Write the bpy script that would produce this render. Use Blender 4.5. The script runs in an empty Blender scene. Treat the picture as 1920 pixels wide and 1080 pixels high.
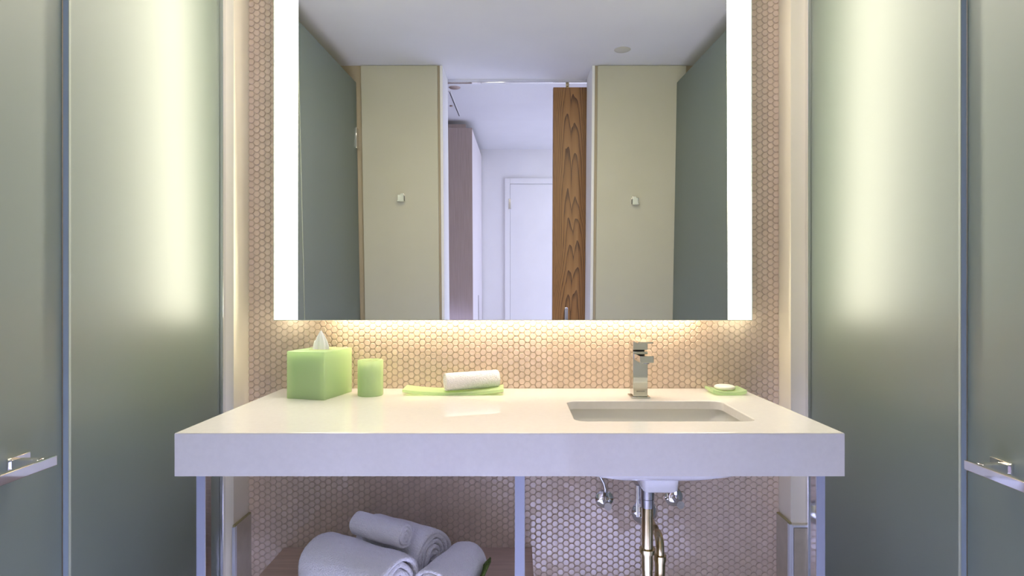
import bpy, bmesh, math, random
from mathutils import Vector, Matrix, noise

random.seed(7)
S = bpy.context.scene
COL = S.collection
PI = math.pi

# ------------------------------------------------------------------ camera
cam_d = bpy.data.cameras.new('camera')
cam = bpy.data.objects.new('camera', cam_d)
COL.objects.link(cam)
cam.location = (0, -1.766, 1.17)
cam.rotation_euler = (PI / 2, 0, 0)
cam_d.sensor_width = 36
cam_d.lens = 36 * 1070 / 1920
cam_d.shift_x = -7 / 1920
cam_d.shift_y = 7 / 1920
cam_d.clip_start = 0.02
S.camera = cam

# ------------------------------------------------------------------ world, exposure
w = bpy.data.worlds.new('world')
S.world = w
w.use_nodes = True
w.node_tree.nodes['Background'].inputs[0].default_value = (.75, .82, 1, 1)
w.node_tree.nodes['Background'].inputs[1].default_value = 0.6
S.view_settings.view_transform = 'Standard'
S.view_settings.look = 'None'
S.view_settings.exposure = 0.55
S.view_settings.gamma = 1
S.view_settings.use_curve_mapping = False

MIRROR_LIGHT = 16.0      # strength of the two lit strips of the mirror
LED_GLOW = 14.5         # strength of the warm strip under the mirror


def area(name, loc, rot, sx, sy, power, col):
    d = bpy.data.lights.new(name, 'AREA')
    d.shape = 'RECTANGLE'
    d.size, d.size_y = sx, sy
    d.energy = power
    d.color = col
    o = bpy.data.objects.new(name, d)
    o.location = loc
    o.rotation_euler = rot
    COL.objects.link(o)
    return o


COOL = (.52, .56, 1.0)
HALL = (.74, .77, 1.0)
# added cool daylight for the hallway, set at an unseen right-hand window
area('hall_added_daylight', (2.44, -2.95, 1.35), (0, PI / 2, 0), 1.9, 1.6, 26, HALL)
# added fill light for the hallway, out of sight on the right
area('hall_fill_light', (1.15, -2.9, 2.29), (0, 0, 0), 1.0, 1.6, 13, HALL)
# added unseen fill lights: two side rooms and the counter top
area('shower_fill_light', (-1.42, -.8, 2.30), (0, 0, 0), .35, .8, 3, (1, .93, .78))
area('toilet_fill_light', (1.42, -.8, 2.30), (0, 0, 0), .35, .8, 3, (.9, .93, 1))
area('vanity_fill_light', (0, -.36, 2.30), (0, 0, 0), 1.0, .25, 9, (1, .87, .70))
# two added cool spots; floor bounce lights the counter front and below it
for x_ in (-.36, .36):
    d_ = bpy.data.lights.new('floor_bounce_spot', 'SPOT')
    d_.energy = 840
    d_.color = COOL
    d_.spot_size = math.radians(25)
    d_.spot_blend = .6
    d_.shadow_soft_size = .04
    o_ = bpy.data.objects.new('floor_bounce_spot', d_)
    o_.location = (x_, -.645, 2.29)
    o_.rotation_euler = (math.radians(-9.5), 0, 0)
    COL.objects.link(o_)


# added spots on the hallway floor, for cool bounce and tile glints
for loc_, tilt_ in (((-.375, -1.95, 2.29), (-10, 4)), ((.52, -2.6, 2.29), (0, -12)), ((.52, -3.4, 2.29), (0, -12))):
    d_ = bpy.data.lights.new('hall_bounce_spot', 'SPOT')
    d_.energy = 320
    d_.color = COOL
    d_.spot_size = math.radians(46)
    d_.spot_blend = .6
    d_.shadow_soft_size = .03
    o_ = bpy.data.objects.new('hall_bounce_spot', d_)
    o_.location = loc_
    o_.rotation_euler = (math.radians(tilt_[0]), math.radians(tilt_[1]), 0)
    COL.objects.link(o_)


# ------------------------------------------------------------------ materials
def pin(p, name, v):
    if name in p.inputs:
        p.inputs[name].default_value = v


def mat(name, col, rough=.5, metal=0.0, **kw):
    m = bpy.data.materials.new(name)
    m.use_nodes = True
    p = m.node_tree.nodes['Principled BSDF']
    pin(p, 'Base Color', (*col, 1))
    pin(p, 'Roughness', rough)
    pin(p, 'Metallic', metal)
    for k, v in kw.items():
        pin(p, k.replace('_', ' '), v)
    return m


def nodes(m):
    t = m.node_tree
    return t.nodes, t.links, t.nodes['Principled BSDF']


def noise_tint(m, c1, c2, scale, detail=3, stretch=(1, 1, 1), bump=0.0, bdist=.001):
    N, L, p = nodes(m)
    tc = N.new('ShaderNodeTexCoord')
    mp = N.new('ShaderNodeMapping')
    mp.inputs['Scale'].default_value = stretch
    n = N.new('ShaderNodeTexNoise')
    n.inputs['Scale'].default_value = scale
    n.inputs['Detail'].default_value = detail
    r = N.new('ShaderNodeValToRGB')
    r.color_ramp.elements[0].position = .3
    r.color_ramp.elements[1].position = .7
    r.color_ramp.elements[0].color = (*c1, 1)
    r.color_ramp.elements[1].color = (*c2, 1)
    L.new(tc.outputs['Object'], mp.inputs[0])
    L.new(mp.outputs[0], n.inputs['Vector'])
    L.new(n.outputs[0], r.inputs[0])
    L.new(r.outputs[0], p.inputs['Base Color'])
    if bump:
        b = N.new('ShaderNodeBump')
        b.inputs['Strength'].default_value = bump
        b.inputs['Distance'].default_value = bdist
        L.new(n.outputs[0], b.inputs['Height'])
        L.new(b.outputs[0], p.inputs['Normal'])
    return m


def emit(name, col, strength):
    m = bpy.data.materials.new(name)
    m.use_nodes = True
    N, L = m.node_tree.nodes, m.node_tree.links
    N.remove(N['Principled BSDF'])
    e = N.new('ShaderNodeEmission')
    e.inputs[0].default_value = (*col, 1)
    e.inputs[1].default_value = strength
    L.new(e.outputs[0], N['Material Output'].inputs[0])
    return m


M = {}
M['tile'] = mat('glazed_penny_tile', (.58, .48, .41), .12, IOR=1.65, Coat_Weight=.6, Coat_Roughness=.06)
# each tile its own slight shade
N, L, p = nodes(M['tile'])
tc = N.new('ShaderNodeTexCoord')
ns = N.new('ShaderNodeTexNoise')
ns.inputs['Scale'].default_value = 24
rp = N.new('ShaderNodeValToRGB')
rp.color_ramp.elements[0].position = .35
rp.color_ramp.elements[1].position = .65
rp.color_ramp.elements[0].color = (.655, .53, .42, 1)
rp.color_ramp.elements[1].color = (.725, .59, .47, 1)
gp = N.new('ShaderNodeNewGeometry')
L.new(gp.outputs['Position'], ns.inputs['Vector'])
L.new(ns.outputs[0], rp.inputs[0])
L.new(rp.outputs[0], p.inputs['Base Color'])
M['grout'] = noise_tint(mat('grout', (.4, .33, .26), .8), (.58, .48, .37), (.66, .555, .44), 60, bump=.3)
M['quartz'] = noise_tint(mat('white_quartz', (.86, .84, .82), .05), (.745, .725, .71), (.775, .755, .74), 90, 6)
M['porcelain'] = mat('white_porcelain', (.72, .71, .68), .10)
M['chrome'] = mat('chrome', (.86, .86, .87), .06, 1)
M['steel'] = noise_tint(mat('polished_steel', (.7, .7, .72), .16, 1), (.68, .69, .71), (.74, .75, .77), 8, stretch=(40, 40, 1))
M['leg'] = mat('lilac_reflection_leg', (.36, .39, .50), .28)  # lilac reflection of the hallway put into the colour of the leg fronts
M['nickel'] = noise_tint(mat('nickel_pipe', (.60, .51, .30), .18, 1), (.54, .45, .26), (.66, .57, .36), 12)
M['nut_metal'] = mat('satin_zinc', (.50, .50, .52), .28, 1)
M['black'] = mat('black_rubber', (.02, .02, .02), .6)
M['paint'] = noise_tint(mat('cream_paint', (.66, .63, .52), .55), (.82, .77, .63), (.85, .80, .66), 5, bump=.02)
M['panel'] = noise_tint(mat('beige_wall_panel', (.60, .58, .46), .45), (.525, .515, .41), (.55, .54, .43), 4, bump=.02)
M['taupe'] = noise_tint(mat('shaded_wall_paint', (.40, .34, .24), .55), (.39, .33, .23), (.42, .36, .26), 5)  # wall browned in its paint to stand for the weaker light there
M['white'] = noise_tint(mat('white_paint', (.82, .82, .82), .55), (.81, .81, .81), (.84, .84, .84), 5, bump=.02)
M['ceil'] = noise_tint(mat('ceiling_paint', (.80, .80, .80), .7), (.68, .68, .68), (.71, .71, .71), 3, bump=.02)
M['floor'] = noise_tint(mat('pale_stone_floor', (.72, .72, .74), .35), (.68, .68, .70), (.76, .76, .78), 6)
M['dado'] = noise_tint(mat('taupe_stone_tile', (.36, .33, .28), .4), (.46, .41, .31), (.54, .48, .37), 25, 5, bump=.1)
M['bead'] = mat('pale_metal_trim', (.75, .78, .85), .35, .3)
M['sealant'] = mat('olive_sealant', (.34, .31, .16), .6)
M['towel'] = mat('white_terry', (.92, .91, .93), .95)
N, L, p = nodes(M['towel'])
pin(p, 'Sheen Weight', .35)
tc = N.new('ShaderNodeTexCoord')
n1 = N.new('ShaderNodeTexNoise')
n1.inputs['Scale'].default_value = 300
n1.inputs['Detail'].default_value = 2
b = N.new('ShaderNodeBump')
b.inputs['Strength'].default_value = .8
b.inputs['Distance'].default_value = .005
L.new(tc.outputs['Object'], n1.inputs['Vector'])
n3 = N.new('ShaderNodeTexNoise')
n3.inputs['Scale'].default_value = 75
n3.inputs['Detail'].default_value = 3
L.new(tc.outputs['Object'], n3.inputs['Vector'])
mm = N.new('ShaderNodeMath')
mm.operation = 'MULTIPLY_ADD'
mm.inputs[1].default_value = .9
L.new(n3.outputs[0], mm.inputs[0])
L.new(n1.outputs[0], mm.inputs[2])
L.new(mm.outputs[0], b.inputs['Height'])
L.new(b.outputs[0], p.inputs['Normal'])
M['resin'] = mat('green_frosted_resin', (.76, .89, .63), .36, IOR=1.45)
N, L, p = nodes(M['resin'])
t_ = N.new('ShaderNodeBsdfTranslucent')
t_.inputs[0].default_value = (.82, .96, .69, 1)
mx_ = N.new('ShaderNodeMixShader')
mx_.inputs[0].default_value = .5
L.new(p.outputs[0], mx_.inputs[1])
L.new(t_.outputs[0], mx_.inputs[2])
tp_ = N.new('ShaderNodeBsdfTransparent')
tp_.inputs[0].default_value = (.84, .97, .68, 1)
my_ = N.new('ShaderNodeMixShader')
my_.inputs[0].default_value = .27
L.new(mx_.outputs[0], my_.inputs[1])
L.new(tp_.outputs[0], my_.inputs[2])
L.new(my_.outputs[0], N['Material Output'].inputs[0])
M['soap'] = mat('white_soap', (.9, .88, .82), .4, Subsurface_Weight=.2)
M['tissue'] = mat('white_tissue', (.93, .93, .92), .9)
M['carton'] = mat('pale_carton', (.80, .82, .82), .8)
M['shelf'] = mat('brown_wood_shelf', (.16, .11, .085), .45)
noise_tint(M['shelf'], (.52, .38, .29), (.66, .50, .39), 6, 6, stretch=(1.5, 22, 22), bump=.05)
M['leaf'] = mat('green_woven_fibre', (.09, .16, .03), .6)
noise_tint(M['leaf'], (.05, .10, .015), (.19, .28, .06), 14, 5, stretch=(3, 30, 10), bump=.8, bdist=.003)
M['ward'] = mat('pinkish_oak_laminate', (.43, .35, .33), .5)
noise_tint(M['ward'], (.39, .31, .295), (.48, .395, .37), 8, 6, stretch=(22, 22, .6), bump=.05)
M['pale_lam'] = noise_tint(mat('pale_laminate', (.70, .66, .68), .45), (.68, .64, .66), (.73, .69, .71), 8, stretch=(22, 22, .6))
M['copper'] = mat('brown_cover_plate', (.42, .33, .28), .4, .5)
M['plate'] = mat('cream_cover_plate', (.55, .53, .45), .45)
M['led'] = emit('warm_led', (1, .79, .56), LED_GLOW)
M['strip'] = emit('lit_frosted_strip', (1, .96, .74), MIRROR_LIGHT)
M['mirror'] = mat('mirror_silver', (.72, .73, .72), 0.0, 1)
M['mirror_edge'] = mat('mirror_glass_edge', (.62, .70, .62), .15)
M['alu'] = mat('satin_aluminium', (.6, .6, .6), .4, .8)

# walnut of the sliding door: stretched, warped rings
m = mat('figured_walnut', (.25, .13, .05), .4)
N, L, p = nodes(m)
def mnode(op, a=None, b_=None, c=None):
    n_ = N.new('ShaderNodeMath')
    n_.operation = op
    for k_, v_ in enumerate((a, b_, c)):
        if v_ is None:
            continue
        if isinstance(v_, (int, float)):
            n_.inputs[k_].default_value = v_
        else:
            L.new(v_, n_.inputs[k_])
    return n_.outputs[0]


def noise_at(scale, stretch, detail=2.0):
    mp_ = N.new('ShaderNodeMapping')
    mp_.inputs['Scale'].default_value = stretch
    n_ = N.new('ShaderNodeTexNoise')
    n_.inputs['Scale'].default_value = scale
    n_.inputs['Detail'].default_value = detail
    L.new(tc.outputs['Object'], mp_.inputs[0])
    L.new(mp_.outputs[0], n_.inputs['Vector'])
    return n_.outputs[0]


tc = N.new('ShaderNodeTexCoord')
sx = N.new('ShaderNodeSeparateXYZ')
L.new(tc.outputs['Object'], sx.inputs[0])
# cathedral grain: nested arches around a wandering centre line
wander = mnode('MULTIPLY_ADD', noise_at(1.0, (.5, .5, 1.1), 1.0), .10, -.05)
xc = mnode('ADD', sx.outputs[0], wander)
per = mnode('PINGPONG', mnode('SUBTRACT', xc, .005), .105)       # veneer leaves, book matched
dx_ = mnode('SUBTRACT', per, .082)
par = mnode('MULTIPLY', mnode('MULTIPLY', dx_, dx_), 190)
f0 = mnode('ADD', par, sx.outputs[2])
f1 = mnode('MULTIPLY_ADD', noise_at(1.0, (9, 9, 1.6), 3.0), .55, f0)
band = mnode('FRACT', mnode('MULTIPLY', f1, 5.5))
fine = mnode('MULTIPLY_ADD', noise_at(1.0, (260, 260, 5), 4.0), .75, mnode('MULTIPLY_ADD', band, .80, -.15))
r = N.new('ShaderNodeValToRGB')
r.color_ramp.elements[0].position = .10
r.color_ramp.elements[0].color = (.35, .185, .068, 1)
r.color_ramp.elements[1].position = 1.0
r.color_ramp.elements[1].color = (.085, .038, .017, 1)
e = r.color_ramp.elements.new(.78)
e.color = (.27, .133, .046, 1)
L.new(fine, r.inputs[0])
L.new(r.outputs[0], p.inputs['Base Color'])
M['walnut'] = m


def frosted(name, col, trans, rough):
    m = bpy.data.materials.new(name)
    m.use_nodes = True
    N, L, p = nodes(m)
    pin(p, 'Base Color', (*col, 1))
    pin(p, 'Roughness', rough)
    pin(p, 'IOR', 2.4)
    t = N.new('ShaderNodeBsdfTranslucent')
    t.inputs[0].default_value = (*trans, 1)
    mx = N.new('ShaderNodeMixShader')
    mx.inputs[0].default_value = .35
    L.new(p.outputs[0], mx.inputs[1])
    L.new(t.outputs[0], mx.inputs[2])
    L.new(mx.outputs[0], N['Material Output'].inputs[0])
    return m


M['glass'] = frosted('frosted_green_glass', (.195, .235, .20), (.5, .62, .56), .42)
M['seal'] = mat('clear_edge_seal', (.36, .40, .33), .3)
M['glass_edge'] = mat('polished_glass_edge', (.42, .52, .62), .12, Transmission_Weight=.25)


# ------------------------------------------------------------------ mesh helpers
def add_box(bm, lo, hi, bevel=0.0, segs=2, mtx=None):
    r = bmesh.ops.create_cube(bm, size=1)
    vs = r['verts']
    for v in vs:
        v.co = Vector((lo[i] + (v.co[i] + .5) * (hi[i] - lo[i]) for i in range(3)))
    if bevel:
        es = list({e for v in vs for e in v.link_edges})
        rr = bmesh.ops.bevel(bm, geom=es, offset=bevel, segments=segs, profile=.5, affect='EDGES')
        vs = list({v for f in rr['faces'] for v in f.verts} | {v for v in vs if v.is_valid})
    if mtx is not None:
        for v in vs:
            v.co = mtx @ v.co
    return vs


def add_cyl(bm, a, b_, r0, r1=None, n=24, caps=True):
    a, b_ = Vector(a), Vector(b_)
    r1 = r0 if r1 is None else r1
    d = (b_ - a)
    q = d.to_track_quat('Z', 'Y').to_matrix().to_4x4()
    mt = Matrix.Translation((a + b_) / 2) @ q
    bmesh.ops.create_cone(bm, cap_ends=caps, segments=n, radius1=r0, radius2=r1, depth=d.length, matrix=mt)


def add_lathe(bm, prof, n=40, mtx=None, close=False):
    rings = []
    for (r, z) in prof:
        if r < 1e-6:
            rings.append([bm.verts.new((0, 0, z))])
        else:
            rings.append([bm.verts.new((r * math.cos(2 * PI * k / n), r * math.sin(2 * PI * k / n), z)) for k in range(n)])
    pairs = list(zip(rings, rings[1:]))
    if close:
        pairs.append((rings[-1], rings[0]))
    for A, B in pairs:
        for k in range(n):
            k2 = (k + 1) % n
            if len(A) == 1 and len(B) == 1:
                continue
            if len(A) == 1:
                bm.faces.new((A[0], B[k2], B[k]))
            elif len(B) == 1:
                bm.faces.new((A[k], A[k2], B[0]))
            else:
                bm.faces.new((A[k], A[k2], B[k2], B[k]))
    if mtx is not None:
        for R in rings:
            for v in R:
                v.co = mtx @ v.co


def add_tube(bm, pts, r, n=14):
    pts = [Vector(p) for p in pts]
    rs = r if isinstance(r, (list, tuple)) else [r] * len(pts)
    rings = []
    up = Vector((0, 1, 0))
    for i, p in enumerate(pts):
        t = (pts[min(i + 1, len(pts) - 1)] - pts[max(i - 1, 0)]).normalized()
        s = t.cross(up)
        if s.length < 1e-3:
            s = t.cross(Vector((1, 0, 0)))
        s.normalize()
        u = s.cross(t)
        rings.append([bm.verts.new(p + rs[i] * (math.cos(2 * PI * k / n) * s + math.sin(2 * PI * k / n) * u)) for k in range(n)])
    for A, B in zip(rings, rings[1:]):
        for k in range(n):
            bm.faces.new((A[k], A[(k + 1) % n], B[(k + 1) % n], B[k]))
    bm.faces.new(rings[0][::-1])
    bm.faces.new(rings[-1])


def obj(name, bm, m, parent=None, smooth=False, loc=None, angle=35):
    bmesh.ops.recalc_face_normals(bm, faces=bm.faces)
    me = bpy.data.meshes.new(name)
    bm.to_mesh(me)
    bm.free()
    if m is not None:
        me.materials.append(m)
    if smooth:
        me.polygons.foreach_set('use_smooth', [True] * len(me.polygons))
        if angle:
            me.set_sharp_from_angle(angle=math.radians(angle))
        if smooth == 'box':        # flat sides stay flat, only the rounded edges are smooth
            me.polygons.foreach_set('use_smooth', [max(abs(c) for c in p.normal) < .9995 for p in me.polygons])
    o = bpy.data.objects.new(name, me)
    COL.objects.link(o)
    if parent is not None:
        o.parent = parent
    if loc is not None:
        o.location = loc
    return o


def B():
    return bmesh.new()


def box(name, lo, hi, m, parent=None, bevel=0.0, segs=2):
    bm = B()
    add_box(bm, lo, hi, bevel, segs)
    return obj(name, bm, m, parent, smooth='box' if bevel > 0 else False)


def tag(o, label, cat, group=None, kind=None):
    o['label'] = label
    o['category'] = cat
    if group:
        o['group'] = group
    if kind:
        o['kind'] = kind
    return o


def thing(name, label, cat, loc=(0, 0, 0), rot=(0, 0, 0), group=None, kind=None):
    o = bpy.data.objects.new(name, None)
    o.empty_display_size = .05
    COL.objects.link(o)
    o.location = loc
    o.rotation_euler = rot
    return tag(o, label, cat, group, kind)


def struct(name, lo, hi, m, label, cat='wall'):
    return tag(box(name, lo, hi, m), label, cat, kind='structure')


# ------------------------------------------------------------------ the room shell
ZC = 2.313          # ceiling
YF = -1.56          # face of the front wall (behind the camera side of the vanity)
YB = -1.79          # its far side, towards the hallway
YH = -4.04          # end of the hallway

struct('floor', (-2.0, -4.15, -.06), (2.6, .1, 0), M['floor'], 'pale stone floor running from vanity to hallway', 'floor')
struct('ceiling', (-2.0, -4.15, ZC), (2.6, .1, ZC + .08), M['ceil'], 'flat white painted ceiling', 'ceiling')
wall_back = struct('wall_back', (-2.0, 0, 0), (2.0, .1, ZC), M['grout'], 'penny tiled wall behind the vanity and mirror')
struct('wall_left', (-2.0, YB, 0), (-1.9, 0, ZC), M['paint'], 'cream wall beyond the left frosted glass')
struct('wall_right', (1.9, YB, 0), (2.0, 0, ZC), M['paint'], 'cream wall beyond the right frosted glass')
struct('wall_left_return', (-.97, -.097, 0), (-.825, 0, ZC), M['paint'], 'short cream return wall left of the tiled wall')
struct('wall_right_return', (.8135, -.078, 0), (.97, 0, ZC), M['paint'], 'short cream return wall right of the tiled wall')

# front wall with the doorway, seen in the mirror
wl = struct('wall_front_left', (-1.9, YB, 0), (-.415, YF, ZC), M['taupe'], 'wall left of the doorway, seen in the mirror')
wr = struct('wall_front_right', (.433, YB, 0), (1.9, YF, ZC), M['taupe'], 'wall right of the doorway, seen in the mirror')
box('wall_panel', (-.846, YF, .0), (-.428, YF + .012, ZC - .002), M['panel'], wl, .002)
box('wall_panel', (.448, YF, .0), (.93, YF + .012, ZC - .002), M['panel'], wr, .002)
box('door_lining', (-.415, YB - .002, 0), (-.400, YF + .008, ZC - .001), M['white'], wl, .0015)
box('door_lining', (.418, YB - .002, 0), (.433, YF + .008, ZC - .001), M['white'], wr, .0015)

# hallway
struct('wall_hall_left', (-1.4, YH, 0), (-1.3, YB, ZC), M['white'], 'white left wall of the hallway')
we = struct('wall_hall_end', (-1.4, YH - .1, 0), (2.6, YH, ZC), M['white'], 'white end wall of the hallway with a door')
bm = B()
add_box(bm, (2.5, YH, 0), (2.6, YB, .5))
add_box(bm, (2.5, YH, 2.2), (2.6, YB, ZC))
add_box(bm, (2.5, YH, .5), (2.6, -3.8, 2.2))
add_box(bm, (2.5, -2.1, .5), (2.6, YB, 2.2))
tag(obj('wall_hall_right', bm, M['white']), 'white right wall of the hallway around its added window', 'wall', kind='structure')
bm = B()
for lo, hi in (((2.5, -3.8, .5), (2.56, -3.75, 2.2)), ((2.5, -2.15, .5), (2.56, -2.1, 2.2)),
               ((2.5, -3.75, .5), (2.56, -2.15, .55)), ((2.5, -3.75, 2.15), (2.56, -2.15, 2.2)), ((2.51, -2.97, .55), (2.55, -2.93, 2.15))):
    add_box(bm, lo, hi)
win = tag(obj('window_added_1', bm, M['white']), 'unseen white framed window added for daylight at the right end of the hallway', 'window', kind='structure')  # unseen window, added as a source for the hallway daylight

# hallway door in the end wall
d1 = thing('door_1', 'white flush door with white frame at the end of the hallway', 'door', (-.053, YH, 0), kind='structure')
bm = B()
add_box(bm, (-.055, 0, 0), (-.004, .022, 2.03), .003)
add_box(bm, (.844, 0, 0), (.895, .022, 2.03), .003)
add_box(bm, (-.0038, 0, 1.976), (.8438, .022, 2.03), .003)
obj('door_frame', bm, M['white'], d1, 'box')
box('dark_gap', (-.004, .0, 0), (.844, .004, 1.976), M['black'], d1)
box('door_leaf', (-.002, .002, .006), (.841, .018, 1.973), M['white'], d1, .002)
for z in (1.78, .3):
    hg = box('hinge', (-.018, .016, z - .05), (.006, .026, z + .05), M['steel'], d1, .002)
kn = B()
add_cyl(kn, (.78, .012, 1.0), (.78, .06, 1.0), .01)
add_cyl(kn, (.78, .055, 1.0), (.66, .055, 1.0), .009)
obj('lever_handle', kn, M['chrome'], d1, True)

# wardrobe
wd = thing('wardrobe', 'tall pinkish oak wardrobe seen through the doorway in the mirror', 'wardrobe', (-.335, -2.805, 0))
box('end_panel', (-.95, -.03, .0), (0, 0, 2.25), M['ward'], wd, .001)
box('top_filler', (-.95, -.06, 2.25), (-.05, -.02, 2.283), M['ward'], wd)
box('carcass', (-.95, -1.225, .0), (-.022, -.03, 2.249), M['ward'], wd)
for y0, y1 in ((-.034, -.665), (-.671, -1.22)):
    dr = box('wardrobe_door', (-.02, y1, .05), (.0, y0, 2.247), M['pale_lam'], wd, .0015)
    if y1 > -1:
        box('finger_pull', (-.002, y1 + .012, .60), (.003, y1 + .024, .92), M['black'], dr)

# sliding walnut door and its track
sd = thing('sliding_door', 'figured walnut sliding door standing partly across the doorway in the mirror', 'door', (.222, -1.81, 0))
box('door_panel', (0, -.04, .012), (.86, 0, 2.270), M['walnut'], sd, .002)
bm = B()
n = 12
pl = [(.0845 + .0085 * math.cos(a), .953 + .0085 * math.sin(a)) for a in [PI * k / n for k in range(n + 1)]]
pl += [(.0845 + .0085 * math.cos(a), .66 + .0085 * math.sin(a)) for a in [PI + PI * k / n for k in range(n + 1)]]
add_tube(bm, [(x, .001, z) for x, z in pl] + [(pl[0][0], .001, pl[0][1])], .0022, 8)
obj('pull_ring', bm, M['chrome'], sd, True)
bm = B()
vs = [bm.verts.new((x, .0006, z)) for x, z in pl]
bm.faces.new(vs)
obj('pull_recess', bm, M['steel'], sd)
bm = B()
add_box(bm, (.075, -.03, 2.270), (.095, -.010, 2.2935), .002)
add_cyl(bm, (.085, -.005, 2.283), (.085, .006, 2.283), .009)
obj('roller', bm, M['nickel'], sd, True)
tr = thing('door_track', 'slim chrome track under the ceiling over the doorway in the mirror', 'track', (0, -1.815, ZC))
bm = B()
add_box(bm, (-.43, -.014, -.018), (1.15, .014, -.012), .0015)
add_box(bm, (-.43, -.014, -.012), (1.15, -.010, 0))
add_box(bm, (-.43, .010, -.012), (1.15, .014, 0))
obj('rail', bm, M['chrome'], tr, 'box')


def disc(name, label, cat, loc, r, m, dot=False):
    t = thing(name, label, cat, loc)
    bm = B()
    add_lathe(bm, [(0, -.006), (r * .86, -.006), (r, -.003), (r, 0), (0, 0)], 40)
    obj('cover_plate', bm, m, t, True)
    bm = B()
    add_lathe(bm, [(r * .99, -.0045), (r * 1.09, -.002), (r * 1.09, 0), (r * .99, 0)], 40, close=True)
    obj('trim_ring', bm, M['plate'] if m is M['plate'] else M['copper'], t, True)
    return t


disc('ceiling_cover', 'round cream cover plate on the ceiling right of the doorway', 'cover', (.538, -1.314, ZC), .038, M['plate'])
disc('ceiling_cover', 'round brown cover plate on the hallway ceiling behind the track', 'cover', (-.378, -1.965, ZC), .033, M['copper'])
sl = thing('ceiling_slot', 'thin dark slot in the hallway ceiling before the wardrobe', 'vent', (-.42, -2.37, ZC))
box('slot_frame', (-.010, -.325, -.003), (.010, .325, 0), M['ceil'], sl)
box('slot_gap', (-.003, -.315, -.0036), (.003, .315, -.001), M['black'], sl)
disc('ceiling_sensor', 'tiny round fitting on the hallway ceiling beside the dark slot', 'sensor', (-.448, -2.395, ZC), .011, M['copper'])


def hook(label, x, z, s):
    t = thing('robe_hook', label, 'hook', (x, YF + .012, z), group=None)
    box('back_plate', (-.02, 0, -.02), (.02, .004, .02), M['chrome'], t, .001)
    bm = B()
    add_box(bm, (-.02, .004, -.02), (.02, .034, -.015), .001)
    obj('hook_arm', bm, M['chrome'], t, 'box')
    bm = B()
    x0, x1 = (-.02, 0) if s < 0 else (0, .02)
    add_box(bm, (x0, .030, -.0205), (x1, .035, .024), .001)
    obj('hook_lip', bm, M['chrome'], t, 'box')


hook('small square chrome robe hook on the left beige panel in the mirror', -.633, 1.592, 1)
hook('small square chrome robe hook on the right beige panel in the mirror', .66, 1.575, -1)

# ------------------------------------------------------------------ penny tiles
PV, PH = 12.1 * 1.65e-3, 10.35 * 1.65e-3
X0, Z0 = (1237.3 - 967) * 1.65e-3, 1.17 - (612.5 - 547) * 1.65e-3
NT = 16
RING = [(.0096, 0.0), (.0095, -.0012), (.0089, -.0022), (.0077, -.0027)]


def tile_geo():
    vs, fs, sm = [], [], []
    for (r, y) in RING:
        for k in range(NT):
            a = 2 * PI * k / NT
            vs.append((r * math.cos(a), y, r * math.sin(a)))
    for i in range(len(RING) - 1):
        for k in range(NT):
            k2 = (k + 1) % NT
            fs.append((i * NT + k, i * NT + k2, (i + 1) * NT + k2, (i + 1) * NT + k))
            sm.append(True)
    fs.append(tuple((len(RING) - 1) * NT + k for k in range(NT)))
    sm.append(False)
    return vs, fs, sm


TV, TF, TS = tile_geo()
tile_me = bpy.data.meshes.new('tile')
tile_me.from_pydata(TV, [], TF)
tile_me.polygons.foreach_set('use_smooth', TS)
tile_me.materials.append(M['tile'])
cells = []
i0, i1 = int((-.82 - X0) / PH) - 1, int((.81 - X0) / PH) + 1
for i in range(i0, i1 + 1):
    x = X0 + i * PH
    if not (-.822 < x < .811):
        continue
    j0 = int((0.0 - Z0) / PV) - 1
    for j in range(j0, 80):
        z = Z0 + (j + (.5 if i % 2 else 0)) * PV
        if z < .01 or z > ZC - .005:
            continue
        if -.66 < x < .645 and z > 1.125:
            continue        # hidden behind the mirror body
        if -.72 < x < .70 and .785 < z < .862:
            continue        # hidden behind the counter apron
        cells.append((x, z))
band = [c for c in cells if .887 < c[1] < 1.075]
band.sort(key=lambda c: (c[0] - .1) ** 2 + .2 * (c[1] - .98) ** 2)
single = set(band[:300])


def tilt():
    return (random.gauss(0, .014), 0, random.gauss(0, .014))


for (x, z) in sorted(single):
    o = bpy.data.objects.new('tile', tile_me)
    o.parent = wall_back
    o.location = (x, 0, z)
    o.rotation_euler = tilt()
    COL.objects.link(o)
V, F, SM = [], [], []
for (x, z) in cells:
    if (x, z) in single:
        continue
    n0 = len(V)
    ax, _, az = tilt()
    V += [(x + a, b_ + (a * az + c * ax if b_ < -.001 else 0), z + c) for a, b_, c in TV]
    F += [tuple(n0 + k for k in f) for f in TF]
    SM += TS
me = bpy.data.meshes.new('tile_field')
me.from_pydata(V, [], F)
me.polygons.foreach_set('use_smooth', SM)
me.materials.append(M['tile'])
o = bpy.data.objects.new('tile_field', me)
o.parent = wall_back
o['kind'] = 'stuff'
COL.objects.link(o)

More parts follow.
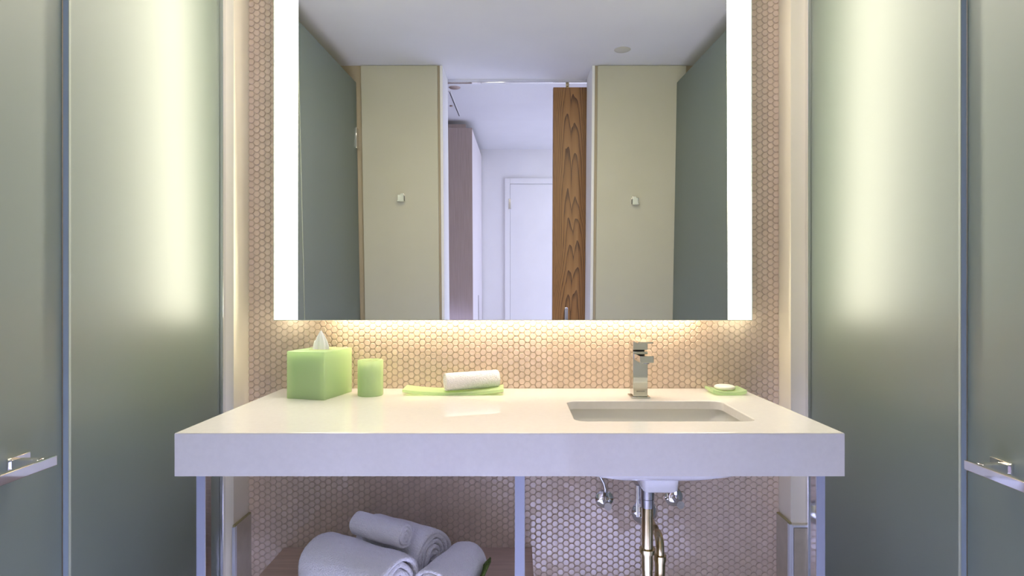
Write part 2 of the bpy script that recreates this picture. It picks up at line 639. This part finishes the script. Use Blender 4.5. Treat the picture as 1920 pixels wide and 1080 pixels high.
# ------------------------------------------------------------------ stone dado on the return walls
for side, s, xs, yf, label in (('left', -1, -.825, -.097, 'taupe stone dado at the foot of the left return wall'),
                               ('right', 1, .8135, -.078, 'taupe stone dado at the foot of the right return wall')):
    t = thing('baseboard_' + side, label, 'baseboard', (xs, 0, 0), kind='structure')
    a, b_ = sorted((0, -s * .008))
    box('stone_tile', (a, yf + .004, 0), (b_, -.001, .486), M['dado'], t, .001)
    a, b_ = sorted((-s * .008, s * .001))
    bm = B()
    add_box(bm, (a, yf - .009, 0), (b_, yf + .004, .484), .001)
    obj('corner_bead', bm, M['bead'], t, 'box')
    wfr = .016 if s < 0 else .048
    a, b_ = sorted((s * .006, s * wfr))
    if s > 0:
        box('stone_tile', (a, yf - .008, 0), (b_ - .004, yf, .474), M['dado'], t, .001)
        bm = B()
        add_box(bm, (s * .0005, yf - .0095, 0), (s * .0045, yf, .480), .001)
        add_box(bm, (s * .0005, yf - .0095, .476), (b_ - .004, yf, .482), .001)
        obj('edge_bead', bm, M['bead'], t, 'box')
    a, b_ = sorted((0, -s * .0075))
    box('sealant_line', (a, yf - .006, .484), (b_, -.001, .4895), M['sealant'], t, .001)

# ------------------------------------------------------------------ frosted glass on both sides
for side, s, xg, ys, yst, zh, hl in (('left', -1, .858, -.672, -.100, .881, -.756), ('right', 1, .866, -.657, -.082, .863, -.723)):
    t = thing('glass_panel', 'fixed frosted glass panel beside the %s end of the vanity' % side, 'glass panel', (s * xg, 0, 0))

    def bx(name, x0, x1, y0, y1, z0, z1, m, par, bev=0.0):
        a, b_ = sorted((s * x0, s * x1))
        return box(name, (a, min(y0, y1), z0), (b_, max(y0, y1), z1), m, par, bev)
    bx('pane', 0, .010, ys + .0015, yst + .002, .012, ZC - .02, M['glass'], t)
    bx('polished_edge', 0, .010, ys, ys + .0014, .012, ZC - .02, M['glass_edge'], t)
    bx('edge_seal', -.0016, .0, ys, ys + .005, .012, ZC - .02, M['seal'], t)
    bm = B()
    for (x0, x1) in ((-.010, -.0005), (.0105, .016)):
        a, b_ = sorted((s * x0, s * x1))
        add_box(bm, (a, yst - .012, .012), (b_, yst + .003, ZC - .002), .001)
    obj('wall_channel', bm, M['chrome'], t, 'box')
    bx('floor_channel', -.004, .014, ys, yst, 0, .012, M['chrome'], t)
    bx('ceiling_channel', -.004, .014, ys, yst, ZC - .02, ZC - .001, M['chrome'], t)

    g = thing('glass_door', 'frosted glass door with chrome bar handle on the %s' % side, 'door', (s * (xg + .011), 0, 0))
    bx('pane', 0, .010, -1.535, ys - .0012, .012, 2.215, M['glass'], g)
    hd = bx('handle_bar', -.058, -.048, hl, -1.20, zh - .0175, zh, M['chrome'], g, .0012)
    for y in (hl - .022, -1.16):
        pb = bx('post', -.050, -.001, y - .012, y + .004, zh - .015, zh + .001, M['chrome'], hd, .001)
        bx('post_plate', -.004, .0, y - .016, y + .030, zh - .017, zh + .004, M['chrome'], hd, .001)
    for z in ((1.915, .35) if s < 0 else (.35,)):
        bm = B()
        a, b_ = sorted((s * -.006, s * .016))
        add_box(bm, (a, -1.552, z - .055), (b_, -1.505, z + .055), .002)
        obj('hinge', bm, M['chrome'], g, 'box')

# ------------------------------------------------------------------ mirror with lit strips
TH = math.radians(1.845)
mi = thing('vanity_mirror', 'wide frameless mirror with two lit frosted strips over the vanity', 'mirror', (0, -.06, 1.084), (TH, 0, 0))
HM = 1.13
K = .0132 / .95        # slight taper of the sides


def quad_slab(name, xl, xr, z0, z1, y0, y1, m, kl=K, kr=-K * 1.12):
    bm = B()
    pts = [(xl + kl * z0, z0), (xr + kr * z0, z0), (xr + kr * z1, z1), (xl + kl * z1, z1)]
    f = [bm.verts.new((x, y0, z)) for x, z in pts]
    g = [bm.verts.new((x, y1, z)) for x, z in pts]
    bm.faces.new(f)
    bm.faces.new(g[::-1])
    for k in range(4):
        bm.faces.new((f[k], g[k], g[(k + 1) % 4], f[(k + 1) % 4]))
    return obj(name, bm, m, mi)


XL, XR, XLi, XRi = -.7246, .708, -.652, .6346
quad_slab('back_box', XL + .06, XR - .06, .03, HM - .03, .005, .058, M['alu'])
quad_slab('strip_light_block', XL + .0035, XLi + .012, .012, HM, .0056, .026, M['alu'], K, K)  # added unseen backing that keeps strip light off the wall behind
quad_slab('strip_light_block', XRi - .012, XR - .0035, .012, HM, .0056, .026, M['alu'], -K * 1.12, -K * 1.12)
quad_slab('mirror_glass', XLi, XRi, .002, HM, 0, .005, M['mirror'], K, -K * 1.12)
quad_slab('light_strip', XL + .003, XLi, .003, HM, 0, .005, M['strip'], K, K)
quad_slab('light_strip', XRi, XR - .003, .003, HM, 0, .005, M['strip'], -K * 1.12, -K * 1.12)
quad_slab('glass_edge', XL, XL + .003, 0, HM, .0002, .0055, M['mirror_edge'], K, K)
quad_slab('glass_edge', XR - .003, XR, 0, HM, .0002, .0055, M['mirror_edge'], -K * 1.12, -K * 1.12)
quad_slab('glass_edge', XL, XR, 0, .0022, .0001, .0055, M['mirror_edge'])
quad_slab('led_strip', XL + .17, XR - .15, .024, .030, .014, .040, M['led'], 0, 0)

# ------------------------------------------------------------------ vanity counter
CX0, CX1, CY0, CZ0, CZ1 = -.721, .695, -.56, .780, .8715


def rrect(cx, cy, hx, hy, r, n=6):
    out = []
    for (sx, sy, a0) in ((1, 1, 0), (-1, 1, PI / 2), (-1, -1, PI), (1, -1, 3 * PI / 2)):
        for k in range(n + 1):
            a = a0 + PI / 2 * k / n
            out.append((cx + sx * (hx - r) + r * math.cos(a), cy + sy * (hy - r) + r * math.sin(a)))
    return out


SX, SY, SHX, SHY = .348, -.329, .210, .122        # sink opening
vc = thing('vanity_counter', 'thick white quartz vanity counter with a sink cut-out on its right', 'counter', (0, 0, 0))
bm = B()
outer = [(CX0, CY0), (CX1, CY0), (CX1, -.0015), (CX0, -.0015)]
inner = rrect(SX, SY, SHX, SHY, .028)
ov = [bm.verts.new((x, y, CZ1)) for x, y in outer]
iv = [bm.verts.new((x, y, CZ1)) for x, y in inner]
es = [bm.edges.new((L_[k], L_[(k + 1) % len(L_)])) for L_ in (ov, iv) for k in range(len(L_))]
bmesh.ops.triangle_fill(bm, use_beauty=True, use_dissolve=False, edges=es)
r_ = bmesh.ops.extrude_face_region(bm, geom=list(bm.faces))
low = [v for v in r_['geom'] if isinstance(v, bmesh.types.BMVert)]
for v in low:
    v.co.z -= .022
bm.edges.ensure_lookup_table()
be = [e for e in bm.edges if all(abs(v.co.z - CZ1) < 1e-6 for v in e.verts) and len(e.link_faces) == 2
      and any(abs(f.normal.z) < .5 for f in e.link_faces)]
bmesh.ops.recalc_face_normals(bm, faces=bm.faces)
be = [e for e in bm.edges if all(abs(v.co.z - CZ1) < 1e-6 for v in e.verts) and len(e.link_faces) == 2
      and abs(e.link_faces[0].normal.dot(e.link_faces[1].normal)) < .5]
bmesh.ops.bevel(bm, geom=be, offset=.0025, segments=3, profile=.5, affect='EDGES')
obj('slab', bm, M['quartz'], vc, 'box', angle=50)
zt = CZ1 - .022
box('front_apron', (CX0, CY0, CZ0), (CX1, CY0 + .022, zt), M['quartz'], vc)
box('side_apron', (CX0, CY0 + .022, CZ0), (CX0 + .022, -.0015, zt), M['quartz'], vc)
box('side_apron', (CX1 - .022, CY0 + .022, CZ0), (CX1, -.0015, zt), M['quartz'], vc)

# undermount basin
sk = thing('sink_basin', 'white rectangular undermount sink basin set in the counter', 'sink', (SX, SY, 0))
bm = B()


def loft(bm, rings, cap_last=True):
    R = [[bm.verts.new((x, y, z)) for x, y in pts] for z, pts in rings]
    for A, Bq in zip(R, R[1:]):
        n = len(A)
        for k in range(n):
            bm.faces.new((A[k], A[(k + 1) % n], Bq[(k + 1) % n], Bq[k]))
    if cap_last:
        bm.faces.new(R[-1])
    return R


rin = [(zt, SHX + .010, SHY + .009, .034), (zt - .02, SHX + .006, SHY + .006, .036), (.790, SHX - .012, SHY - .008, .040),
       (.760, SHX - .022, SHY - .014, .050), (.745, SHX - .042, SHY - .030, .058), (.735, SHX - .10, SHY - .07, .045), (.728, .03, .03, .029)]
ring_in = [(z, rrect(0, 0, hx, hy, r)) for z, hx, hy, r in rin]
rout = [(zt, SHX + .024, SHY + .022, .045), (zt - .012, SHX + .024, SHY + .022, .045), (zt - .016, SHX + .012, SHY + .012, .04), (.760, SHX - .005, SHY - .002, .05),
        (.735, SHX - .03, SHY - .018, .05), (.718, SHX - .08, SHY - .05, .05), (.712, .04, .04, .03)]
ring_out = [(z, rrect(0, 0, hx, hy, r)) for z, hx, hy, r in rout]
A_ = loft(bm, ring_in)
B_ = loft(bm, ring_out)
n = len(A_[0])
for k in range(n):
    bm.faces.new((A_[0][k], A_[0][(k + 1) % n], B_[0][(k + 1) % n], B_[0][k]))
obj('bowl', bm, M['porcelain'], sk, True, angle=60)
bm = B()
loft(bm, [(.735, rrect(.022, .100, .058, .085, .015)), (.690, rrect(.025, .102, .049, .078, .014)), (.656, rrect(.026, .103, .045, .074, .014)), (.652, rrect(.026, .103, .040, .069, .012))])
obj('overflow_sump', bm, M['porcelain'], sk, True, angle=50)
bm = B()
add_lathe(bm, [(0, .731), (.024, .731), (.030, .7295), (.031, .7275)], 32)
obj('drain', bm, M['chrome'], sk, True)

# ------------------------------------------------------------------ faucet
M['tap'] = mat('faucet_chrome', (.62, .63, .58), .06, 1)
fa = thing('faucet', 'square chrome single lever faucet behind the sink', 'faucet', (.349, -.150, CZ1))
box('base_plate', (-.027, -.024, 0), (.027, .030, .005), M['tap'], fa, .001)
box('body', (-.0205, -.019, .005), (.0205, .024, .131), M['tap'], fa, .001)
bx_ = box('spout', (-.0185, -.098, .109), (.0185, -.019, .127), M['tap'], fa, .001)
bm = B()
add_cyl(bm, (0, -.084, .1052), (0, -.084, .1095), .0095)
obj('aerator', bm, M['nut_metal'], fa, True)
bm = B()
add_cyl(bm, (0, .002, .131), (0, .002, .136), .0165)
obj('cartridge_ring', bm, M['black'], fa, True)
box('handle_block', (-.0205, -.019, .1355), (.0205, .024, .159), M['tap'], fa, .001)
box('lever', (-.0205, -.085, .159), (.0205, .026, .1635), M['tap'], fa, .001)
bm = B()
for k in range(9):
    xx = -.0108 + k * .0026
    add_box(bm, (xx, -.0193, .0185), (xx + .0017, -.0189, .0208))
obj('maker_mark', bm, mat('grey_etching', (.25, .24, .22), .5), fa)

# ------------------------------------------------------------------ plumbing under the sink
DX, DY = .356, -.222


dt = thing('drain_trap', 'nickel drain pipe with a curved trap below the sink', 'pipe', (DX, DY, 0))
bm = B()
add_cyl(bm, (0, 0, .652), (0, 0, .636), .017, n=32)
add_cyl(bm, (0, 0, .638), (0, 0, .612), .0185, n=32)
add_cyl(bm, (0, 0, .6105), (0, 0, .588), .0178, n=32)
obj('coupling', bm, M['nut_metal'], dt, True)
bm = B()
add_tube(bm, [(0, 0, .600), (0, 0, .48), (0, 0, .44), (0, 0, .42)], .0155, 24)
obj('tailpiece', bm, M['nickel'], dt, True)
bm = B()
add_cyl(bm, (0, 0, .476), (0, 0, .466), .0215, n=32)
add_cyl(bm, (0, 0, .466), (0, 0, .462), .0185, n=32)
obj('slip_nut', bm, M['nickel'], dt, True)
pts = [(0, 0, .462), (0, 0, .42)]
R_ = .026
tx, ty = .042, .030
for k in range(0, 13):
    a = PI * k / 12
    f_ = (1 - math.cos(a)) / 2
    pts.append((tx * f_, ty * f_, .40 - .035 * math.sin(a)))
pts += [(tx, ty, .42), (tx, ty, .438)]
bm = B()
add_tube(bm, pts, .0142, 20)
obj('trap_bend', bm, M['nickel'], dt, True)
bm = B()
add_cyl(bm, (tx, ty, .444), (tx, ty, .430), .0172, n=32)
add_cyl(bm, (tx, ty, .430), (tx, ty, .426), .0155, n=32)
obj('slip_nut', bm, M['nickel'], dt, True)
pts = [(tx, ty, .436), (tx, ty, .455)]
for k in range(0, 9):
    a = PI / 2 * k / 8
    pts.append((tx, ty + .032 * (1 - math.cos(a)), .460 + .032 * math.sin(a)))
pts += [(tx, ty + .06, .4915), (tx, -DY - .02, .4895), (tx, -DY - .004, .4892)]
bm = B()
add_tube(bm, pts, .0118, 18)
obj('waste_arm', bm, M['nickel'], dt, True)
bm = B()
mx = Matrix.Translation((tx, -DY - .003, .489)) @ Matrix.Rotation(PI / 2, 4, 'X')
add_lathe(bm, [(0, .012), (.016, .012), (.022, .010), (.038, .003), (.040, 0), (0, 0)], 36, mx)
obj('wall_flange', bm, M['chrome'], dt, True)
br = thing('pipe_bracket', 'perforated steel strap hanging left of the drain pipe', 'bracket', (.337, -.208, .634))
bm = B()
add_box(bm, (-.0075, 0, -.080), (.0075, .002, .006), .0008)
obj('strap', bm, M['steel'], br, 'box')
for z in (-.033, -.050, -.068):
    bm = B()
    add_cyl(bm, (.0005, -.0012, z), (.0005, .0012, z), .0032, n=16)
    obj('bolt_hole', bm, M['nut_metal'], br, True)
bm = B()
add_box(bm, (-.0075, .002, .0), (.004, .060, .006), .0005)
obj('strap_arm', bm, M['steel'], br, 'box')


def valve(label, x, z, hosepts):
    t = thing('stop_valve', label, 'valve', (x, 0, z))
    mx = Matrix.Translation((0, -.003, 0)) @ Matrix.Rotation(PI / 2, 4, 'X')
    bm = B()
    add_lathe(bm, [(0, .010), (.012, .010), (.020, .008), (.0275, .003), (.028, 0), (0, 0)], 36, mx)
    obj('wall_flange', bm, M['chrome'], t, True)
    bm = B()
    add_cyl(bm, (0, -.010, 0), (0, -.050, 0), .0085)
    add_cyl(bm, (0, -.030, 0), (0, -.030, .026), .0062)
    obj('valve_body', bm, M['chrome'], t, True)
    bm = B()
    add_cyl(bm, (0, -.048, 0), (0, -.062, .001), .0085, .0108)
    add_cyl(bm, (0, -.062, .001), (0, -.078, .003), .0108, .0112)
    add_cyl(bm, (0, -.0775, .003), (0, -.0785, .0031), .004)
    obj('turn_handle', bm, M['nut_metal'], t, True)
    bm = B()
    add_tube(bm, hosepts, .0042, 12)
    obj('supply_hose', bm, M['steel'], t, True)
    bm = B()
    add_cyl(bm, (0, -.030, .018), (0, -.030, .030), .0078, n=6)
    obj('hose_nut', bm, M['chrome'], t, True)


valve('chrome stop valve on the tiled wall, left of the drain pipe', .273, .531,
      [(0, -.03, .026), (-.001, -.031, .040), (-.006, -.033, .058), (-.015, -.036, .075), (-.027, -.040, .100), (-.03, -.045, .16)])
valve('chrome stop valve on the tiled wall, right of the drain pipe', .488, .536,
      [(0, -.03, .026), (.001, -.03, .040), (.0, -.035, .06), (-.004, -.045, .09), (-.01, -.055, .16)])

# ------------------------------------------------------------------ stand: legs and shelf
st = thing('vanity_stand', 'steel legged stand with brown wooden shelf under the counter', 'stand', (0, 0, 0))
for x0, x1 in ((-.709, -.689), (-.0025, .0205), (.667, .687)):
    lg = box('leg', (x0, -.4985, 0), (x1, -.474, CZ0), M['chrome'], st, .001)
    box('reflection_plate', (x0 + .0006, -.500, 0), (x1 - .0006, -.4984, CZ0 - .0005), M['leg'], lg)  # thin plate added on the chrome leg to carry the painted reflection
box('shelf', (-.715, -.470, .355), (.050, -.004, .381), M['shelf'], st, .0015)
box('rail', (-.689, -.495, .335), (-.0025, -.478, .352), M['steel'], st, .001)
for x0 in (-.709, -.0015, .667):
    box('top_rail', (x0, -.474, CZ0 - .022), (x0 + .019, -.006, CZ0 - .001), M['steel'], st, .001)

# ------------------------------------------------------------------ towels


def towel_bm(length, r, pitch, core, squash=1.0, seed=0, amp=.002, end=-1.2, seg=30, nl=22):
    turns = (r - core) / pitch
    start = end - 2 * PI * turns
    npt = int(turns * seg)
    th = pitch * .93
    bm = B()
    rings = []
    xs = []
    for k in range(nl + 1):
        u = k / nl
        xs.append(-length / 2 + length * (.5 - .5 * math.cos(PI * u)) if False else -length / 2 + length * u)
    # extra rings near the two ends round the lips of every layer
    e = pitch * .8
    ax = [-length / 2, -length / 2 + e * .12, -length / 2 + e * .45, -length / 2 + e] + \
         [-length / 2 + e + (length - 2 * e) * k / nl for k in range(1, nl)] + \
         [length / 2 - e, length / 2 - e * .45, length / 2 - e * .12, length / 2]
    lip = [.30, .62, .90, 1.0] + [1.0] * (nl - 1) + [1.0, .90, .62, .30]
    for x, lp in zip(ax, lip):
        outer_, inner_ = [], []
        for k in range(npt + 1):
            a = start + 2 * PI * k / seg
            rc = core + pitch * (k / seg) - th / 2
            taper = min(1, (npt - k) / 5 + .25) * min(1, k / 4 + .3)
            h = th / 2 * lp * taper
            wob = amp * noise.noise(Vector((x * 14 + seed, math.cos(a) * 1.3 + seed, math.sin(a) * 1.3 + k / seg * .5)))
            wob2 = amp * .9 * noise.noise(Vector((seed * 3 + k / seg * 1.7, math.cos(a) * 1.1, math.sin(a) * 1.1)))
            # layers step in and out at the ends
            xo = x + (amp * 1.6 * noise.noise(Vector((k / seg * 1.3, seed, 5))) if abs(x) > length / 2 - e * 1.1 else 0)
            for lst, rr in ((outer_, rc + h), (inner_, rc - h)):
                q = rr + wob + wob2
                y, z = q * math.cos(a), q * math.sin(a) * squash
                # the roll sags flat where it rests
                zmin = -r * squash * .94
                if z < zmin:
                    z = zmin + (z - zmin) * .15
                lst.append(bm.verts.new((xo, y, z)))
        rings.append((outer_, inner_))
    for (o1, n1_), (o2, n2_) in zip(rings, rings[1:]):
        for k in range(npt):
            bm.faces.new((o1[k], o1[k + 1], o2[k + 1], o2[k]))
            bm.faces.new((n1_[k], n2_[k], n2_[k + 1], n1_[k + 1]))
        bm.faces.new((o1[npt], n1_[npt], n2_[npt], o2[npt]))
        bm.faces.new((o1[0], o2[0], n2_[0], n1_[0]))
    for (o1, n1_) in (rings[0], rings[-1]):
        for k in range(npt):
            bm.faces.new((o1[k], n1_[k], n1_[k + 1], o1[k + 1]))
    return bm


def towel(label, a, b_, r, pitch, core, squash=1.0, seed=0, amp=.002, end=-1.2, name='rolled_towel', group='towel rolls on the shelf'):
    a, b_ = Vector(a), Vector(b_)
    d = b_ - a
    o = obj(name, towel_bm(d.length, r, pitch, core, squash, seed, amp, end), M['towel'], None, True, angle=80)
    o.location = (a + b_) / 2
    o.rotation_euler = (0, -math.asin(d.z / d.length), math.atan2(d.y, d.x))
    return tag(o, label, 'towel', group)


towel('largest white towel roll, front left of the pile on the shelf', (-.508, -.276, .470), (-.272, -.418, .470), .083, .0165, .014, 1.0, 1, .005, -.9)
towel('small white towel roll lying on top of the two big rolls', (-.422, -.243, .556), (-.276, -.326, .554), .034, .0085, .006, 1.0, 2, .002, -.8)
towel('big white towel roll at the back, behind the small roll', (-.402, -.152, .470), (-.214, -.264, .470), .082, .0135, .012, .98, 3, .005, -1.3)
towel('white towel roll on the right of the pile, pointing to the green leaf tray', (-.124, -.260, .457), (-.196, -.415, .453), .064, .0125, .012, .98, 4, .005, -1.9)

# green woven tray under the towels
bm = B()
P0, P1 = Vector((-.066, -.322)), Vector((-.560, -.352))
ctr, ax_ = (P0 + P1) / 2, (P0 - P1) / 2
pr = Vector((-ax_.y, ax_.x)).normalized()
NU, NV = 48, 22
G = {}
for i in range(NU + 1):
    u = -1 + 2 * i / NU
    wv = .150 * (1 - abs(u) ** 2.1) + .0015
    ser = .0035 * (1 if i % 2 else -1)
    for j in range(NV + 1):
        v = -1 + 2 * j / NV
        edge = ser if j in (0, NV) else 0
        q = ctr + ax_ * u + pr * (v * (wv + edge))
        z = .384 + (.104 if u > 0 else .05) * max(0, (abs(u) - .58) / .42) ** 1.9 + .010 * abs(v) ** 6 + .0012 * math.sin(j * PI)
        G[i, j] = bm.verts.new((q.x, q.y, z))
for i in range(NU):
    for j in range(NV):
        bm.faces.new((G[i, j], G[i + 1, j], G[i + 1, j + 1], G[i, j + 1]))
lt = obj('woven_leaf_tray', bm, M['leaf'], None, True, angle=60)
so = lt.modifiers.new('solid', 'SOLIDIFY')
so.thickness = .004
so.offset = 1
tag(lt, 'green leaf shaped woven tray with raised tip under the towels', 'tray')

# ------------------------------------------------------------------ things on the counter
# tissue box cover
ROT = math.radians(-14.6)
tb = thing('tissue_box', 'square green frosted resin tissue box on the left of the counter', 'tissue box', (-.5645, -.117, CZ1), (0, 0, ROT))
hx, hy, hz, wt = .0600, .0715, .1325, .008
bm = B()
add_box(bm, (-hx, -hy, .0005), (hx, hy, hz), .0025, 3)
vs0 = set(bm.verts)
add_box(bm, (-hx + wt, -hy + wt, .004), (hx - wt, hy - wt, hz - wt))
inner_faces = [f for f in bm.faces if not (set(f.verts) & vs0)]
bmesh.ops.recalc_face_normals(bm, faces=bm.faces)
bmesh.ops.reverse_faces(bm, faces=inner_faces)
me = bpy.data.meshes.new('cover')
bm.to_mesh(me)
bm.free()
me.materials.append(M['resin'])
me.polygons.foreach_set('use_smooth', [True] * len(me.polygons))
me.set_sharp_from_angle(angle=math.radians(35))
o = bpy.data.objects.new('cover', me)
o.parent = tb
COL.objects.link(o)
box('carton', (-hx + wt + .003, -hy + wt + .003, .006), (hx - wt - .003, hy - wt - .003, hz - wt - .006), M['carton'], tb, .001)
bm = B()
add_lathe(bm, [(0, .0004), (.026, .0004), (.027, 0)], 36, Matrix.Translation((0, 0, hz)) @ Matrix.Scale(1.25, 4, (1, 0, 0)))
obj('slot', bm, mat('slot_shade', (.45, .5, .25), .7), tb)
bm = B()
NA, NR = 56, 14
R_ = []
for k in range(NR + 1):
    t_ = k / NR
    ring = []
    for a_ in range(NA):
        an = 2 * PI * a_ / NA
        fold = 1 + .16 * math.sin(5 * an + 2.2 * t_) + .10 * math.sin(9 * an + 1 + 3 * t_)
        rx = .0225 * (1 - t_ ** 1.25) * fold + .0016 + .004 * math.sin(PI * t_)
        ry = .0125 * (1 - t_ ** 1.1) * fold + .0012
        if t_ > .45 and math.cos(an) < -.2:
            rx *= .80
        hgt = .056 * t_ * (1 - .10 * math.sin(3 * an + .7) * (1 - t_)) + (-.002)
        ring.append(bm.verts.new((rx * math.cos(an) + .002 * t_, ry * math.sin(an), hz + hgt)))
    R_.append(ring)
for A1, A2 in zip(R_, R_[1:]):
    for k in range(NA):
        bm.faces.new((A1[k], A1[(k + 1) % NA], A2[(k + 1) % NA], A2[k]))
bm.faces.new(R_[-1])
obj('tissue', bm, M['tissue'], tb, True, angle=70)

# tumbler
tm = thing('tumbler', 'round green frosted resin tumbler beside the tissue box', 'cup', (-.4195, -.118, CZ1))
bm = B()
add_lathe(bm, [(0, .0005), (.034, .0005), (.036, .0025), (.036, .100), (.0350, .102), (.0315, .102), (.0305, .100), (.0305, .010), (0, .010)], 56)
obj('cup_wall', bm, M['resin'], tm, True)
bm = B()
add_lathe(bm, [(0, .011), (.0225, .011), (.0265, .086), (.0275, .0875), (.0265, .089), (0, .089)], 48)
obj('wrapped_cup', bm, mat('wrapped_plastic_cup', (.80, .76, .74), .5), tm, True)


# curved resin tray
def dish(name, label, cat, loc, rz, lx, ly, th_, rise, power, skew=0.0):
    bm = B()
    NX, NY = 36, 8
    T, U = {}, {}
    for i in range(NX + 1):
        x = -lx / 2 + lx * i / NX
        for j in range(NY + 1):
            y = -ly / 2 + ly * j / NY
            zc = rise * abs(2 * x / lx) ** power
            T[i, j] = bm.verts.new((x, y, zc + th_))
            U[i, j] = bm.verts.new((x, y, zc + .0004))
    for i in range(NX):
        for j in range(NY):
            bm.faces.new((T[i, j], T[i + 1, j], T[i + 1, j + 1], T[i, j + 1]))
            bm.faces.new((U[i, j], U[i, j + 1], U[i + 1, j + 1], U[i + 1, j]))
    for i in range(NX):
        bm.faces.new((T[i, 0], U[i, 0], U[i + 1, 0], T[i + 1, 0]))
        bm.faces.new((T[i, NY], T[i + 1, NY], U[i + 1, NY], U[i, NY]))
    for j in range(NY):
        bm.faces.new((T[0, j], T[0, j + 1], U[0, j + 1], U[0, j]))
        bm.faces.new((T[NX, j], U[NX, j], U[NX, j + 1], T[NX, j + 1]))
    o = obj(name, bm, M['resin'], None, True, angle=40)
    o.location = loc
    o.rotation_euler = (0, 0, rz)
    return tag(o, label, cat)


dish('resin_tray', 'long curved green resin tray in the middle of the counter', 'tray', (-.181, -.086, CZ1), math.radians(1.5), .290, .082, .0085, .010, 2.2)
towel('small white hand towel rolled on the green tray', (-.206, -.110, CZ1 + .0380), (-.054, -.054, CZ1 + .0402), .0285, .0064, .004, 1.0, 9, .001, -1.0, 'rolled_hand_towel', 'rolled hand towel on the tray')
dish('soap_dish', 'small square green resin soap dish at the right end of the counter', 'dish', (.617, -.086, CZ1), math.radians(-1.5), .096, .080, .0095, .0065, 2.6)
bm = B()
add_lathe(bm, [(0, 0), (.024, 0), (.0285, .003), (.030, .007), (.0285, .0105), (.024, .0128), (.012, .0138), (0, .014)], 48)
sp = obj('soap_bar', bm, M['soap'], None, True, angle=60)
sp.location = (.617, -.080, CZ1 + .0100)
tag(sp, 'round white soap bar lying on the green soap dish', 'soap')
